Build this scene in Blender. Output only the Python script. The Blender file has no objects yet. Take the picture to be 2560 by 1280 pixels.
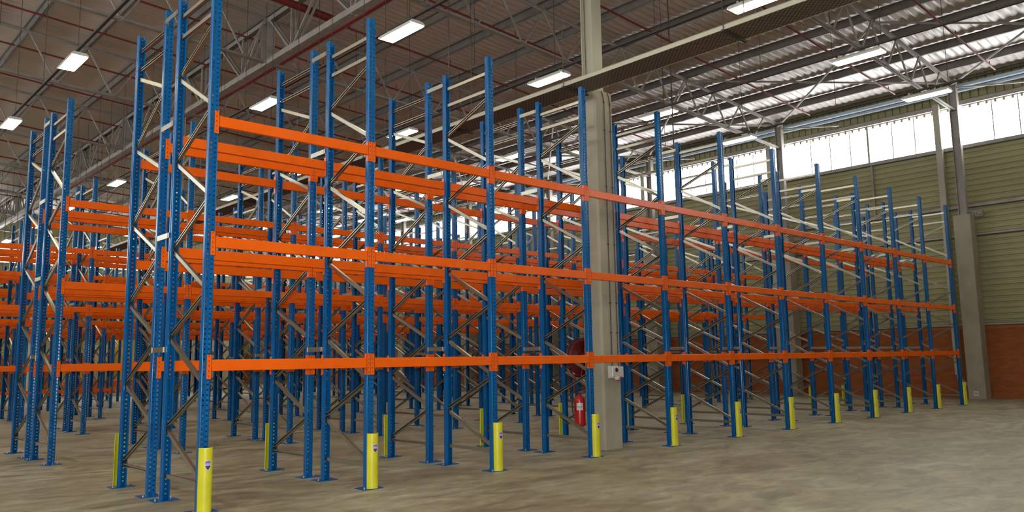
import bpy, math, random
from mathutils import Matrix, Vector

random.seed(7)
PI = math.pi
scene = bpy.context.scene
COL = scene.collection

# ------------------------------------------------------------------ render look
scene.view_settings.view_transform = 'Standard'
scene.view_settings.look = 'None'
scene.view_settings.gamma = 1.0
scene.view_settings.use_curve_mapping = False
scene.view_settings.exposure = 0.25
try:
    cy = scene.cycles
    cy.use_denoising = True
    cy.use_adaptive_sampling = True
    cy.adaptive_threshold = 0.08
    cy.adaptive_min_samples = 16
    cy.max_bounces = 5
    cy.diffuse_bounces = 3
    cy.glossy_bounces = 2
    cy.transmission_bounces = 2
    cy.caustics_reflective = False
    cy.caustics_refractive = False
    cy.sample_clamp_indirect = 4.0
    cy.use_light_tree = True
except Exception:
    pass


# ------------------------------------------------------------------ materials
def mat(name, base, rough=0.5, metal=0.0, spec=0.5, emit=None, estr=0.0):
    m = bpy.data.materials.new(name)
    m.use_nodes = True
    nt = m.node_tree
    b = nt.nodes['Principled BSDF']
    b.inputs['Base Color'].default_value = (*base, 1)
    b.inputs['Roughness'].default_value = rough
    b.inputs['Metallic'].default_value = metal
    b.inputs['Specular IOR Level'].default_value = spec
    if emit:
        b.inputs['Emission Color'].default_value = (*emit, 1)
        b.inputs['Emission Strength'].default_value = estr
    return m


def nodes_of(m):
    nt = m.node_tree
    return nt, nt.nodes, nt.links, nt.nodes['Principled BSDF']


def noise_mix(m, c1, c2, scale=5.0, detail=6.0, coord='Object', lo=0.35, hi=0.65, stretch=(1, 1, 1), bump=0.0,
              rlo=None, rhi=None, distort=0.0):
    nt, N, L, b = nodes_of(m)
    tc = N.new('ShaderNodeTexCoord')
    mp = N.new('ShaderNodeMapping')
    mp.inputs['Scale'].default_value = stretch
    L.new(tc.outputs[coord], mp.inputs['Vector'])
    nz = N.new('ShaderNodeTexNoise')
    nz.inputs['Scale'].default_value = scale
    nz.inputs['Detail'].default_value = detail
    nz.inputs['Roughness'].default_value = 0.6
    nz.inputs['Distortion'].default_value = distort
    L.new(mp.outputs[0], nz.inputs['Vector'])
    cr = N.new('ShaderNodeValToRGB')
    cr.color_ramp.elements[0].position = lo
    cr.color_ramp.elements[0].color = (*c1, 1)
    cr.color_ramp.elements[1].position = hi
    cr.color_ramp.elements[1].color = (*c2, 1)
    L.new(nz.outputs['Fac'], cr.inputs[0])
    L.new(cr.outputs[0], b.inputs['Base Color'])
    if rlo is not None:
        mr = N.new('ShaderNodeMapRange')
        mr.inputs['From Min'].default_value = lo
        mr.inputs['From Max'].default_value = hi
        mr.inputs['To Min'].default_value = rlo
        mr.inputs['To Max'].default_value = rhi
        L.new(nz.outputs['Fac'], mr.inputs[0])
        L.new(mr.outputs[0], b.inputs['Roughness'])
    if bump:
        bp = N.new('ShaderNodeBump')
        bp.inputs['Strength'].default_value = bump
        bp.inputs['Distance'].default_value = 0.01
        L.new(nz.outputs['Fac'], bp.inputs['Height'])
        L.new(bp.outputs[0], b.inputs['Normal'])
    return m, nz, cr


BLUE = mat('blue_powder_coat', (0.002, 0.085, 0.30), 0.22, 0.0, 0.28)
noise_mix(BLUE, (0.0005, 0.080, 0.245), (0.0008, 0.100, 0.30), 2.0, 2, rlo=0.19, rhi=0.27)
ORANGE = mat('orange_powder_coat', (0.80, 0.115, 0.001), 0.27, 0.0, 0.38)
noise_mix(ORANGE, (0.78, 0.108, 0.001), (0.84, 0.122, 0.001), 2.0, 2, rlo=0.24, rhi=0.33)
GALV = mat('galvanised_steel', (0.37, 0.345, 0.27), 0.30, 0.95)
YELLOW = mat('yellow_guard_paint', (0.62, 0.58, 0.02), 0.38)
noise_mix(YELLOW, (0.58, 0.55, 0.018), (0.66, 0.61, 0.025), 5.0, 3, rlo=0.33, rhi=0.45)
REELRED = mat('dark_reel_red', (0.14, 0.006, 0.008), 0.4)
RED = mat('red_paint', (0.42, 0.010, 0.012), 0.3)
REDPIPE = mat('red_oxide_pipe', (0.17, 0.016, 0.012), 0.5)
STEEL = mat('grey_painted_steel', (0.27, 0.245, 0.215), 0.5)
noise_mix(STEEL, (0.31, 0.285, 0.25), (0.37, 0.34, 0.30), 3.0, 3)
DARKSTEEL = mat('dark_purlin_steel', (0.15, 0.135, 0.125), 0.5, 0.2)
noise_mix(DARKSTEEL, (0.19, 0.17, 0.155), (0.25, 0.225, 0.205), 2.0, 3)
CONDUIT = mat('dull_grey_conduit', (0.055, 0.05, 0.045), 0.4, 0.0)
CREAM = mat('cream_painted_steel', (0.42, 0.40, 0.31), 0.45)
BLACK = mat('black_plastic', (0.012, 0.012, 0.012), 0.5)
WHITE = mat('white_plastic', (0.62, 0.60, 0.55), 0.4)
PURPLE = mat('purple_print', (0.07, 0.03, 0.24), 0.4)
LILAC = mat('lilac_print', (0.42, 0.40, 0.60), 0.4)
GREYP = mat('mauve_print', (0.22, 0.17, 0.30), 0.4)
BLUEPIPE = mat('pale_blue_pipe', (0.42, 0.52, 0.62), 0.35)
WIRE = mat('dark_wire', (0.05, 0.042, 0.035), 0.6)
HOSE = mat('dark_red_hose', (0.11, 0.005, 0.007), 0.5)
CARTON = mat('pale_carton', (0.52, 0.46, 0.34), 0.7)
noise_mix(CARTON, (0.46, 0.40, 0.29), (0.56, 0.50, 0.38), 3.0, 3)
AMBER = mat('amber_wrap', (0.62, 0.36, 0.02), 0.5)
TYRE = mat('rubber', (0.015, 0.014, 0.013), 0.8)

CONC = mat('column_concrete', (0.25, 0.21, 0.15), 0.8)
noise_mix(CONC, (0.31, 0.275, 0.205), (0.43, 0.385, 0.29), 1.7, 9, lo=0.3, hi=0.7, stretch=(1, 1, 0.6), bump=0.25)

FLOORM = mat('floor_concrete', (0.2, 0.17, 0.12), 0.5)


def floor_material(m):
    nt, N, L, b = nodes_of(m)
    tc = N.new('ShaderNodeTexCoord')

    def nz(scale, stretch, detail=8, rough=0.62, dist=0.0):
        mp = N.new('ShaderNodeMapping')
        mp.inputs['Scale'].default_value = stretch
        mp.inputs['Rotation'].default_value = (0, 0, -0.72)
        L.new(tc.outputs['Object'], mp.inputs['Vector'])
        n = N.new('ShaderNodeTexNoise')
        n.inputs['Scale'].default_value = scale
        n.inputs['Detail'].default_value = detail
        n.inputs['Roughness'].default_value = rough
        n.inputs['Distortion'].default_value = dist
        L.new(mp.outputs[0], n.inputs['Vector'])
        return n
    a = nz(0.5, (0.8, 1.3, 1), 9, 0.66, 0.9)
    c = nz(2.4, (0.7, 1.5, 1), 10, 0.66, 0.8)
    cr = N.new('ShaderNodeValToRGB')
    e = cr.color_ramp.elements
    e[0].position = 0.34
    e[0].color = (0.215, 0.170, 0.098, 1)
    e[1].position = 0.66
    e[1].color = (0.385, 0.360, 0.250, 1)
    k = e.new(0.5)
    k.color = (0.310, 0.275, 0.178, 1)
    L.new(a.outputs['Fac'], cr.inputs[0])
    cr2 = N.new('ShaderNodeValToRGB')
    e = cr2.color_ramp.elements
    e[0].position = 0.30
    e[0].color = (0.48, 0.455, 0.41, 1)
    e[1].position = 0.72
    e[1].color = (1.46, 1.47, 1.50, 1)
    L.new(c.outputs['Fac'], cr2.inputs[0])
    mx = N.new('ShaderNodeMix')
    mx.data_type = 'RGBA'
    mx.blend_type = 'MULTIPLY'
    mx.inputs[0].default_value = 1.0
    L.new(cr.outputs[0], mx.inputs[6])
    L.new(cr2.outputs[0], mx.inputs[7])
    L.new(mx.outputs[2], b.inputs['Base Color'])
    mr = N.new('ShaderNodeMapRange')
    mr.inputs['From Min'].default_value = 0.3
    mr.inputs['From Max'].default_value = 0.7
    mr.inputs['To Min'].default_value = 0.42
    mr.inputs['To Max'].default_value = 0.62
    L.new(c.outputs['Fac'], mr.inputs[0])
    L.new(mr.outputs[0], b.inputs['Roughness'])
    bp = N.new('ShaderNodeBump')
    bp.inputs['Strength'].default_value = 0.10
    bp.inputs['Distance'].default_value = 0.01
    L.new(c.outputs['Fac'], bp.inputs['Height'])
    L.new(bp.outputs[0], b.inputs['Normal'])


floor_material(FLOORM)

CLAD = mat('olive_cladding', (0.20, 0.195, 0.11), 0.55)
noise_mix(CLAD, (0.33, 0.31, 0.15), (0.39, 0.365, 0.185), 0.6, 4)
ROOFM = mat('foil_faced_roof', (0.5, 0.46, 0.43), 0.36, 0.15)
noise_mix(ROOFM, (0.70, 0.63, 0.585), (0.76, 0.69, 0.645), 0.6, 3)


def brick_material(plane='x'):
    m = mat('face_brick_' + plane, (0.3, 0.1, 0.03), 0.8)
    nt, N, L, b = nodes_of(m)
    tc = N.new('ShaderNodeTexCoord')
    sp = N.new('ShaderNodeSeparateXYZ')
    cb = N.new('ShaderNodeCombineXYZ')
    L.new(tc.outputs['Object'], sp.inputs[0])
    L.new(sp.outputs['Y' if plane == 'x' else 'X'], cb.inputs[0])
    L.new(sp.outputs['Z'], cb.inputs[1])
    br = N.new('ShaderNodeTexBrick')
    br.inputs['Scale'].default_value = 1.0
    br.inputs['Brick Width'].default_value = 0.23
    br.inputs['Row Height'].default_value = 0.085
    br.inputs['Mortar Size'].default_value = 0.007
    br.inputs['Color1'].default_value = (0.40, 0.10, 0.014, 1)
    br.inputs['Color2'].default_value = (0.30, 0.070, 0.010, 1)
    br.inputs['Mortar'].default_value = (0.20, 0.10, 0.045, 1)
    L.new(cb.outputs[0], br.inputs['Vector'])
    L.new(br.outputs['Color'], b.inputs['Base Color'])
    bp = N.new('ShaderNodeBump')
    bp.inputs['Strength'].default_value = 0.4
    bp.inputs['Distance'].default_value = 0.01
    bp.invert = True
    L.new(br.outputs['Fac'], bp.inputs['Height'])
    L.new(bp.outputs[0], b.inputs['Normal'])
    return m


BRICKX = brick_material('x')
BRICKY = brick_material('y')
SOLDIER = mat('sill_brick', (0.40, 0.16, 0.04), 0.8)


def tray_material():
    m = mat('shaded_perforated_tray', (0.2, 0.18, 0.13), 0.5, 0.0)
    nt, N, L, b = nodes_of(m)
    tc = N.new('ShaderNodeTexCoord')
    mp = N.new('ShaderNodeMapping')
    mp.inputs['Rotation'].default_value = (0, 0, PI / 4)
    mp.inputs['Scale'].default_value = (19, 19, 19)
    L.new(tc.outputs['Object'], mp.inputs['Vector'])
    ck = N.new('ShaderNodeTexVoronoi')
    ck.voronoi_dimensions = '2D'
    ck.inputs['Scale'].default_value = 1.0
    ck.inputs['Randomness'].default_value = 0.0
    L.new(mp.outputs[0], ck.inputs['Vector'])
    cr = N.new('ShaderNodeValToRGB')
    cr.color_ramp.elements[0].position = 0.26
    cr.color_ramp.elements[0].color = (0.22, 0.16, 0.115, 1)
    cr.color_ramp.elements[1].position = 0.36
    cr.color_ramp.elements[1].color = (0.06, 0.05, 0.034, 1)  # ground painted dark as steel in shadow; lighter dots stand for holes
    L.new(ck.outputs['Distance'], cr.inputs[0])
    L.new(cr.outputs[0], b.inputs['Base Color'])
    return m


TRAYM = tray_material()

TUBE = mat('lit_fluorescent_tube', (0.9, 0.9, 0.85), 0.4, emit=(1.0, 0.93, 0.66), estr=30.0)
REFL = mat('lamp_reflector', (0.80, 0.79, 0.70), 0.25)
PANE = mat('backlit_translucent_sheet', (0.8, 0.8, 0.8), 0.5, emit=(0.95, 0.975, 1.0), estr=7.4)


# ------------------------------------------------------------------ mesh collector
class MB:
    def __init__(s):
        s.v, s.f, s.m, s.sm = [], [], [], []

    def quadgrid(s, rows, mi=0, smooth=False, close=False):
        """rows: list of lists of points with equal length"""
        base = len(s.v)
        n = len(rows[0])
        for r in rows:
            s.v += [tuple(p) for p in r]
        for i in range(len(rows) - 1):
            for j in range(n if close else n - 1):
                a = base + i * n + j
                b = base + i * n + (j + 1) % n
                s.f.append((a, b, b + n, a + n))
                s.m.append(mi)
                s.sm.append(smooth)
        return s

    def face(s, pts, mi=0):
        b = len(s.v)
        s.v += [tuple(p) for p in pts]
        s.f.append(tuple(range(b, b + len(pts))))
        s.m.append(mi)
        s.sm.append(False)
        return s

    def box(s, x0, x1, y0, y1, z0, z1, mi=0):
        b = len(s.v)
        s.v += [(x0, y0, z0), (x1, y0, z0), (x1, y1, z0), (x0, y1, z0), (x0, y0, z1), (x1, y0, z1), (x1, y1, z1), (x0, y1, z1)]
        for q in ((0, 3, 2, 1), (4, 5, 6, 7), (0, 1, 5, 4), (1, 2, 6, 5), (2, 3, 7, 6), (3, 0, 4, 7)):
            s.f.append(tuple(b + i for i in q))
            s.m.append(mi)
            s.sm.append(False)
        return s

    def bar(s, p, q, w, h, up=(0, 0, 1), mi=0):
        """rectangular bar from p to q, w across, h along up"""
        p, q = Vector(p), Vector(q)
        d = (q - p).normalized()
        u = Vector(up)
        if abs(d.dot(u)) > 0.97:
            u = Vector((0, 1, 0)) if abs(d.y) < 0.9 else Vector((1, 0, 0))
        r = d.cross(u).normalized()
        u = r.cross(d).normalized()
        pts = []
        for c in (p, q):
            for a, b2 in ((-1, -1), (1, -1), (1, 1), (-1, 1)):
                pts.append(tuple(c + r * (a * w / 2) + u * (b2 * h / 2)))
        b = len(s.v)
        s.v += pts
        for f in ((0, 1, 2, 3), (7, 6, 5, 4), (0, 4, 5, 1), (1, 5, 6, 2), (2, 6, 7, 3), (3, 7, 4, 0)):
            s.f.append(tuple(b + i for i in f))
            s.m.append(mi)
            s.sm.append(False)
        return s

    def tube(s, pts, r, n=8, mi=0, caps=True):
        P = [Vector(p) for p in pts]
        rings = []
        prev = None
        for i, p in enumerate(P):
            d = (P[min(i + 1, len(P) - 1)] - P[max(i - 1, 0)]).normalized()
            if prev is None:
                a = Vector((0, 0, 1)) if abs(d.z) < 0.9 else Vector((1, 0, 0))
                u = d.cross(a).normalized()
            else:
                u = (prev - d * prev.dot(d)).normalized()
            prev = u
            w = d.cross(u)
            rr = r[i] if isinstance(r, (list, tuple)) else r
            rings.append([p + (u * math.cos(2 * PI * k / n) + w * math.sin(2 * PI * k / n)) * rr for k in range(n)])
        s.quadgrid(rings, mi, True, True)
        if caps:
            s.face(list(reversed(rings[0])), mi)
            s.face(rings[-1], mi)
        return s

    def lathe(s, prof, c=(0, 0, 0), axis='z', n=20, mi=0):
        rows = []
        for r, h in prof:
            row = []
            for k in range(n):
                a = 2 * PI * k / n
                if axis == 'z':
                    row.append((c[0] + r * math.cos(a), c[1] + r * math.sin(a), c[2] + h))
                elif axis == 'x':
                    row.append((c[0] + h, c[1] + r * math.cos(a), c[2] + r * math.sin(a)))
                else:
                    row.append((c[0] + r * math.sin(a), c[1] + h, c[2] + r * math.cos(a)))
            rows.append(row)
        s.quadgrid(rows, mi, True, True)
        return s

    def mesh(s, name, mats):
        me = bpy.data.meshes.new(name)
        me.from_pydata(s.v, [], s.f)
        for m in (mats if isinstance(mats, (list, tuple)) else [mats]):
            me.materials.append(m)
        me.polygons.foreach_set('material_index', s.m)
        me.polygons.foreach_set('use_smooth', s.sm)
        me.update()
        return me


def put(name, me, parent=None, loc=(0, 0, 0), rz=0.0):
    o = bpy.data.objects.new(name, me)
    COL.objects.link(o)
    o.parent = parent
    o.location = loc
    if rz:
        o.rotation_euler = (0, 0, rz)
    return o


def tag(o, label=None, cat=None, group=None, kind=None):
    if label:
        o['label'] = label
    if cat:
        o['category'] = cat
    if group:
        o['group'] = group
    if kind:
        o['kind'] = kind
    return o


def thing(name, label, cat, loc=(0, 0, 0), rz=0.0, group=None):
    return tag(put(name, None, None, loc, rz), label, cat, group)


def ordinal(n):
    return ['first', 'second', 'third', 'fourth', 'fifth', 'sixth', 'seventh', 'eighth', 'ninth', 'tenth', 'eleventh', 'twelfth'][n]


# ------------------------------------------------------------------ dimensions (metres)
S = 2.0            # bay pitch
NB = 11            # bays
D = 1.07           # frame depth
GAP = 0.37
PER = 5.777        # pitch of the double rows
HT = 5.83
LV = (1.475, 2.775, 4.10)
NROW = 6
WX = 26.3          # right wall
FY = 54.0          # far wall
Y0 = -16.0
X0 = -14.0
TY = [0.7 + 6.42 * k for k in range(-2, 9)]    # truss lines


def zr(x):
    return 10.87 + (26.0 - x) * 0.065


# ------------------------------------------------------------------ rack component meshes
def upright_mesh(detail=True):
    b = MB()
    # web at y=0 facing -y with two columns of square holes
    xs = [-0.039, -0.031, -0.0145, 0.0145, 0.031, 0.039]
    pitch = 0.0525
    if detail:
        zs = [0.008]
        z = 0.06
        holes = []
        while z + 0.03 < HT:
            zs += [z, z + 0.0175]
            z += pitch
        zs.append(HT)
        base = len(b.v)
        for zz in zs:
            for x in xs:
                dy = 0.004 if abs(x) < 0.02 else 0.0
                b.v.append((x, dy, zz))
        nx = len(xs)
        for i in range(len(zs) - 1):
            hole_row = i % 2 == 1
            for j in range(nx - 1):
                if hole_row and j in (1, 3):
                    continue
                a = base + i * nx + j
                b.f.append((a, a + 1, a + 1 + nx, a + nx))
                b.m.append(0)
                b.sm.append(False)
    else:
        b.quadgrid([[(x, 0.004 if abs(x) < 0.02 else 0, zz) for x in xs] for zz in (0.008, HT)])
    # rounded corners, flanges, lips
    for s in (-1, 1):
        prof = [(0.039, 0.0), (0.0430, 0.0010), (0.0465, 0.0034), (0.0490, 0.0070), (0.0502, 0.0110), (0.0505, 0.016), (0.0505, 0.040)]
        prof2 = [(0.0505, 0.040), (0.045, 0.049), (0.045, 0.074), (0.041, 0.080), (0.027, 0.080)]
        for pr, sm in ((prof, True), (prof2, False)):
            rows = [[(s * x, y, zz) for x, y in pr] for zz in (0.008, HT)]
            if s > 0:
                rows = [rows[1], rows[0]]
            b.quadgrid(rows, 0, sm)
        # inner skin gives the steel its gauge
        inn = [(0.039, 0.0025), (0.0480, 0.014), (0.0480, 0.040), (0.0425, 0.049), (0.0425, 0.0775), (0.027, 0.0775)]
        rows = [[(s * x, y, zz) for x, y in inn] for zz in (0.008, HT)]
        b.quadgrid(rows if s > 0 else [rows[1], rows[0]], 0, False)
    return b.mesh('upright', BLUE)


def plate_mesh():
    b = MB()
    b.box(-0.135, 0.135, -0.085, 0.125, 0, 0.010)
    for x, y in ((-0.105, -0.05), (0.105, 0.06)):
        b.lathe([(0.0, 0.022), (0.011, 0.022), (0.011, 0.010)], (x, y, 0), 'z', 6, 1)
        b.lathe([(0.0, 0.034), (0.005, 0.034), (0.005, 0.022)], (x, y, 0), 'z', 6, 1)
    return b.mesh('base_plate', [BLUE, GALV])


def bracing_mesh():
    b = MB()
    f, r = 0.055, D - 0.055
    z = [0.30, 0.79, 1.27, 1.80, 2.27, 2.80, 3.28, 3.83, 4.28, 4.85, 5.25]

    def c_bar(p, q, side=-1):
        # channel section: web on one side (x), two flanges reaching across
        p, q = Vector(p), Vector(q)
        d = (q - p).normalized()
        ex = Vector((1, 0, 0))
        n = d.cross(ex).normalized()
        b.bar(p + ex * side * 0.016, q + ex * side * 0.016, 0.003, 0.044, up=n)
        for s in (-1, 1):
            b.bar(p + n * 0.0205 * s - ex * side * 0.0, q + n * 0.0205 * s, 0.030, 0.003, up=n)
            b.bar(p + n * 0.0165 * s - ex * side * 0.015, q + n * 0.0165 * s - ex * side * 0.015, 0.003, 0.010, up=n)
    for i in range(len(z) - 1):
        ya, yb = (f, r) if i % 2 == 0 else (r, f)
        c_bar((0, ya, z[i] + 0.02), (0, yb, z[i + 1] - 0.02), -1 if i % 2 == 0 else 1)
    for h in (0.27, 5.34, 5.60):
        c_bar((0, f, h), (0, r, h))
    # bolts through the lips
    for i, zz in enumerate(z):
        y = f if i % 2 == 0 else r
        b.tube([(-0.053, y, zz), (0.053, y, zz)], 0.006, 6)
    for h in (0.27, 5.34, 5.60):
        for y in (f, r):
            b.tube([(-0.053, y, h), (0.053, y, h)], 0.006, 6)
    return b.mesh('bracing', GALV)


BH = 0.118


def beam_body(b, mi=0):
    x0, x1 = 0.054, S - 0.054
    h = BH / 2
    # rounded box section (y from -0.006 to 0.046)
    c = 0.007
    y0, y1 = -0.006, 0.046
    sec = []
    for cyy, czz, a0 in ((y0 + c, -h + c, PI), (y1 - c, -h + c, 1.5 * PI), (y1 - c, h - c, 0), (y0 + c, h - c, 0.5 * PI)):
        for k in range(4):
            a = a0 + k / 3 * PI / 2
            sec.append((cyy + c * math.cos(a), czz + c * math.sin(a)))
    # slight outward crown on the front face
    rows = []
    for x in (x0, x1):
        rows.append([(x, y, z) for y, z in sec])
    b.quadgrid(rows, mi, False, True)
    b.face([(x0, y, z) for y, z in sec][::-1], mi)
    b.face([(x1, y, z) for y, z in sec], mi)
    return b


def connector(b, side, mi=0):
    """side=+1: at left upright (x=0) reaching to its right half; -1: at right upright (x=S)"""
    cx = 0.0 if side > 0 else S
    z0, z1 = -BH / 2 - 0.082, BH / 2 + 0.052
    xa, xb = (cx + 0.004, cx + 0.0555) if side > 0 else (cx - 0.0555, cx - 0.004)
    b.box(xa, xb, -0.0065, -0.0015, z0, z1, mi)
    xo = cx + side * 0.0555
    b.box(min(xo, xo - side * 0.004), max(xo, xo - side * 0.004), -0.0065, 0.045, z0, z1, mi)
    # slots
    k = z0 + 0.02
    while k < z1 - 0.02:
        xm = cx + side * 0.026
        b.box(xm - 0.004, xm + 0.004, -0.0078, -0.006, k, k + 0.018, mi + 1)
        k += 0.0525
    return b


DARKORANGE = mat('orange_slot_shadow', (0.16, 0.02, 0.006), 0.5)
UP = upright_mesh(True)
UPF = upright_mesh(False)
PLATE = plate_mesh()
BRACE = bracing_mesh()
_b = MB()
beam_body(_b)
BEAM = _b.mesh('load_beam', [ORANGE])
CONL = connector(MB(), 1).mesh('beam_connector', [ORANGE, DARKORANGE])
CONR = connector(MB(), -1).mesh('beam_connector', [ORANGE, DARKORANGE])
_b = MB()
beam_body(_b)
connector(_b, 1)
connector(_b, -1)
BEAMALL = _b.mesh('load_beam', [ORANGE, DARKORANGE])
_b = MB()
_b.box(-0.060, -0.0535, -0.03, GAP - 0.002, -0.03, 0.03)
_b.box(-0.064, -0.020, 0.001, 0.006, -0.03, 0.03)
_b.box(-0.064, -0.020, GAP - 0.007, GAP - 0.002, -0.03, 0.03)
SPACER = _b.mesh('row_spacer', GALV)


def guard_mesh():
    b = MB()
    r0, r1 = 0.073, 0.068
    prof = []
    n = 18
    yc = -0.030
    for k in range(n + 1):
        a = PI + PI * k / n
        prof.append((0.008 + r0 * math.cos(a), yc + r0 * math.sin(a)))
    for k in range(n + 1):
        a = 2 * PI - PI * k / n
        prof.append((0.008 + r1 * math.cos(a), yc + r1 * math.sin(a)))
    rows = [[(x, y, z) for x, y in prof] for z in (0.009, 0.645)]
    b.quadgrid(rows, 0, True, True)
    # top rim
    m = len(prof) // 2
    for k in range(m - 1):
        a, c = prof[k], prof[k + 1]
        d, e = prof[-1 - k], prof[-2 - k]
        b.face([(a[0], a[1], .645), (c[0], c[1], .645), (e[0], e[1], .645), (d[0], d[1], .645)])
    return b.mesh('post_guard', YELLOW)


def shield_mesh():
    """curved sticker on the guard front"""
    b = MB()
    R = 0.0742

    def pt(u, v, off=0.0):
        a = 1.5 * PI + u / R
        return (0.008 + (R + off) * math.cos(a), -0.030 + (R + off) * math.sin(a), v)

    def half(v):   # half width of the shield at height v (0 bottom..1 top)
        if v > 0.93:
            return 0.80 * (1 - ((v - 0.93) / 0.07) ** 2 * 0.9)
        if v > 0.5:
            return 0.80 + 0.06 * math.sin((v - 0.5) / 0.43 * PI)
        return 0.80 * math.sin(v / 0.5 * PI / 2) ** 0.8
    H, W, zc = 0.108, 0.040, 0.472

    def shape(scale, off, v0, v1, mi, n=12):
        rows = []
        for i in range(n + 1):
            v = v0 + (v1 - v0) * i / n
            w = half(v) * W * scale
            z = zc + (v - 0.5) * H * scale
            rows.append([pt(-w + 2 * w * j / 6, z, off) for j in range(7)])
        b.quadgrid(rows, mi, True)
    shape(1.0, 0.0008, 0, 1, 0)
    shape(0.84, 0.0014, 0, 0.45, 1)
    shape(0.84, 0.0014, 0.45, 0.72, 2)
    shape(0.84, 0.0014, 0.72, 0.985, 3)
    return b.mesh('shield_sticker', [WHITE, PURPLE, LILAC, GREYP])


GUARD = guard_mesh()
SHIELD = shield_mesh()

# ------------------------------------------------------------------ racks
depthname = ['nearest', 'second nearest', 'third', 'fourth', 'fifth', 'farthest']
for n in range(NROW):
    for run in (0, 1):
        y = n * PER + run * (D + GAP)
        side = 'front run facing the camera' if run == 0 else 'back run'
        if n == 0:
            lab = 'blue and orange pallet rack, %s of the nearest double row' % side
            if run == 0:
                lab = 'blue and orange pallet rack nearest the camera, yellow guards on its front posts'
            else:
                lab = 'blue and orange pallet rack tied directly behind the nearest rack, guards at its back'
        elif n == NROW - 1:
            lab = 'blue and orange pallet rack, %s of the farthest double row' % (side.split(' ')[0] + ' run')
        else:
            lab = 'blue and orange pallet rack, %s run of the %s double row from the camera' % (side.split(' ')[0], ordinal(n))
        rack = thing('pallet_rack', lab, 'rack', (0, y, 0), 0, 'long blue and orange pallet racks')
        near = n <= 2
        for c in range(NB + 1):
            x = c * S
            for k in (0, 1):
                u = put('upright', UP if n <= 3 else UPF, rack, (x, D * k, 0), PI * k)
                if n <= 3:
                    put('base_plate', PLATE, u)
            put('bracing', BRACE, rack, (x, 0 if run == 0 else D, 0), 0 if run == 0 else PI)
            if run == 0 and near:
                for zz in (1.66, 2.97, 4.30, 5.67):
                    put('row_spacer', SPACER, rack, (x, D, zz))
        for c in range(NB):
            for z in LV:
                if n <= 1:
                    f = put('load_beam', BEAM, rack, (c * S, 0, z))
                    put('beam_connector', CONL, f)
                    put('beam_connector', CONR, f)
                    f = put('load_beam', BEAM, rack, ((c + 1) * S, D, z), PI)
                    put('beam_connector', CONL, f)
                    put('beam_connector', CONR, f)
                else:
                    put('load_beam', BEAMALL, rack, (c * S, 0, z))
                    put('load_beam', BEAMALL, rack, ((c + 1) * S, D, z), PI)
        if n == 4 and run == 0:        # spare low beams hooked on the far rack
            for c in range(3):
                put('load_beam', BEAMALL, rack, (c * S, 0, 0.66))

for c in range(NB + 1):
    where = 'leftmost' if c == 0 else ('rightmost' if c == NB else ordinal(c) + ' from the left')
    g = tag(put('post_guard', GUARD, None, (c * S, 0, 0)), 'yellow steel post guard with shield sticker, %s along the front rack posts' % where,
            'post guard', 'yellow guards on the front rack posts')
    put('shield_sticker', SHIELD, g)['label'] = 'white shield sticker with purple bands'
    g = tag(put('post_guard', GUARD, None, (c * S, 2 * D + GAP, 0), PI),
            'yellow post guard behind the back run of the nearest racks, %s' % where,
            'post guard', 'yellow guards on the back rack posts')
    put('shield_sticker', SHIELD, g)

# ------------------------------------------------------------------ floor
b = MB()
b.face([(X0 - 4, Y0 - 4, 0), (WX + 0.3, Y0 - 4, 0), (WX + 0.3, FY + 0.3, 0), (X0 - 4, FY + 0.3, 0)])
b.box(X0 - 4, WX + 0.3, Y0 - 4, FY + 0.3, -0.2, -0.001)
tag(put('floor', b.mesh('floor', FLOORM)), kind='structure')

# ------------------------------------------------------------------ roof sheet (ceiling)
PUR = [2.10 + 1.725 * k for k in range(-9, 14)]
PUR = [p for p in PUR] + [26.15]


def roof():
    b = MB()
    pitch = 0.25
    ny = int((FY + 0.3 - Y0) / pitch * 6)
    xs = []
    for a, c in zip(PUR[:-1], PUR[1:]):
        m = 6 if a > 12 else 2
        xs += [a + (c - a) * i / m for i in range(m)]
    xs.append(PUR[-1])
    rnd = random.Random(3)
    ph = [rnd.uniform(-1, 1) for _ in range(int((FY - Y0) / pitch) + 3)]
    ys = [Y0 + i * pitch / 6 for i in range(ny + 1)]
    rows = []
    for x in xs:
        k = max(i for i, p in enumerate(PUR) if p <= x + 1e-6)
        t = 0.0 if k >= len(PUR) - 1 else (x - PUR[k]) / (PUR[k + 1] - PUR[k])
        w = min(1.0, max(0.0, (x - 10) / 5))
        sag = math.sin(PI * t)
        row = []
        for i, y in enumerate(ys):
            j = i // 6
            u = (i % 6) / 6.0
            fold = 0.5 - 0.5 * math.cos(2 * PI * u)
            rib = 0.015 * (1 - w * 0.65) * math.cos(2 * PI * u)
            z = zr(x) + 0.035 + rib - w * sag * (0.03 + 0.034 * fold + 0.012 * ph[j])
            row.append((x, y, z))
        rows.append(row)
    b.quadgrid(rows, 0, True)
    # outer skin so that the roof has thickness
    b.face([(PUR[0], Y0, zr(PUR[0]) + 0.16), (WX + 0.3, Y0, zr(WX) + 0.16), (WX + 0.3, FY + 0.3, zr(WX) + 0.16), (PUR[0], FY + 0.3, zr(PUR[0]) + 0.16)])
    return b.mesh('ceiling', ROOFM)


tag(put('ceiling', roof()), kind='structure')

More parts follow.
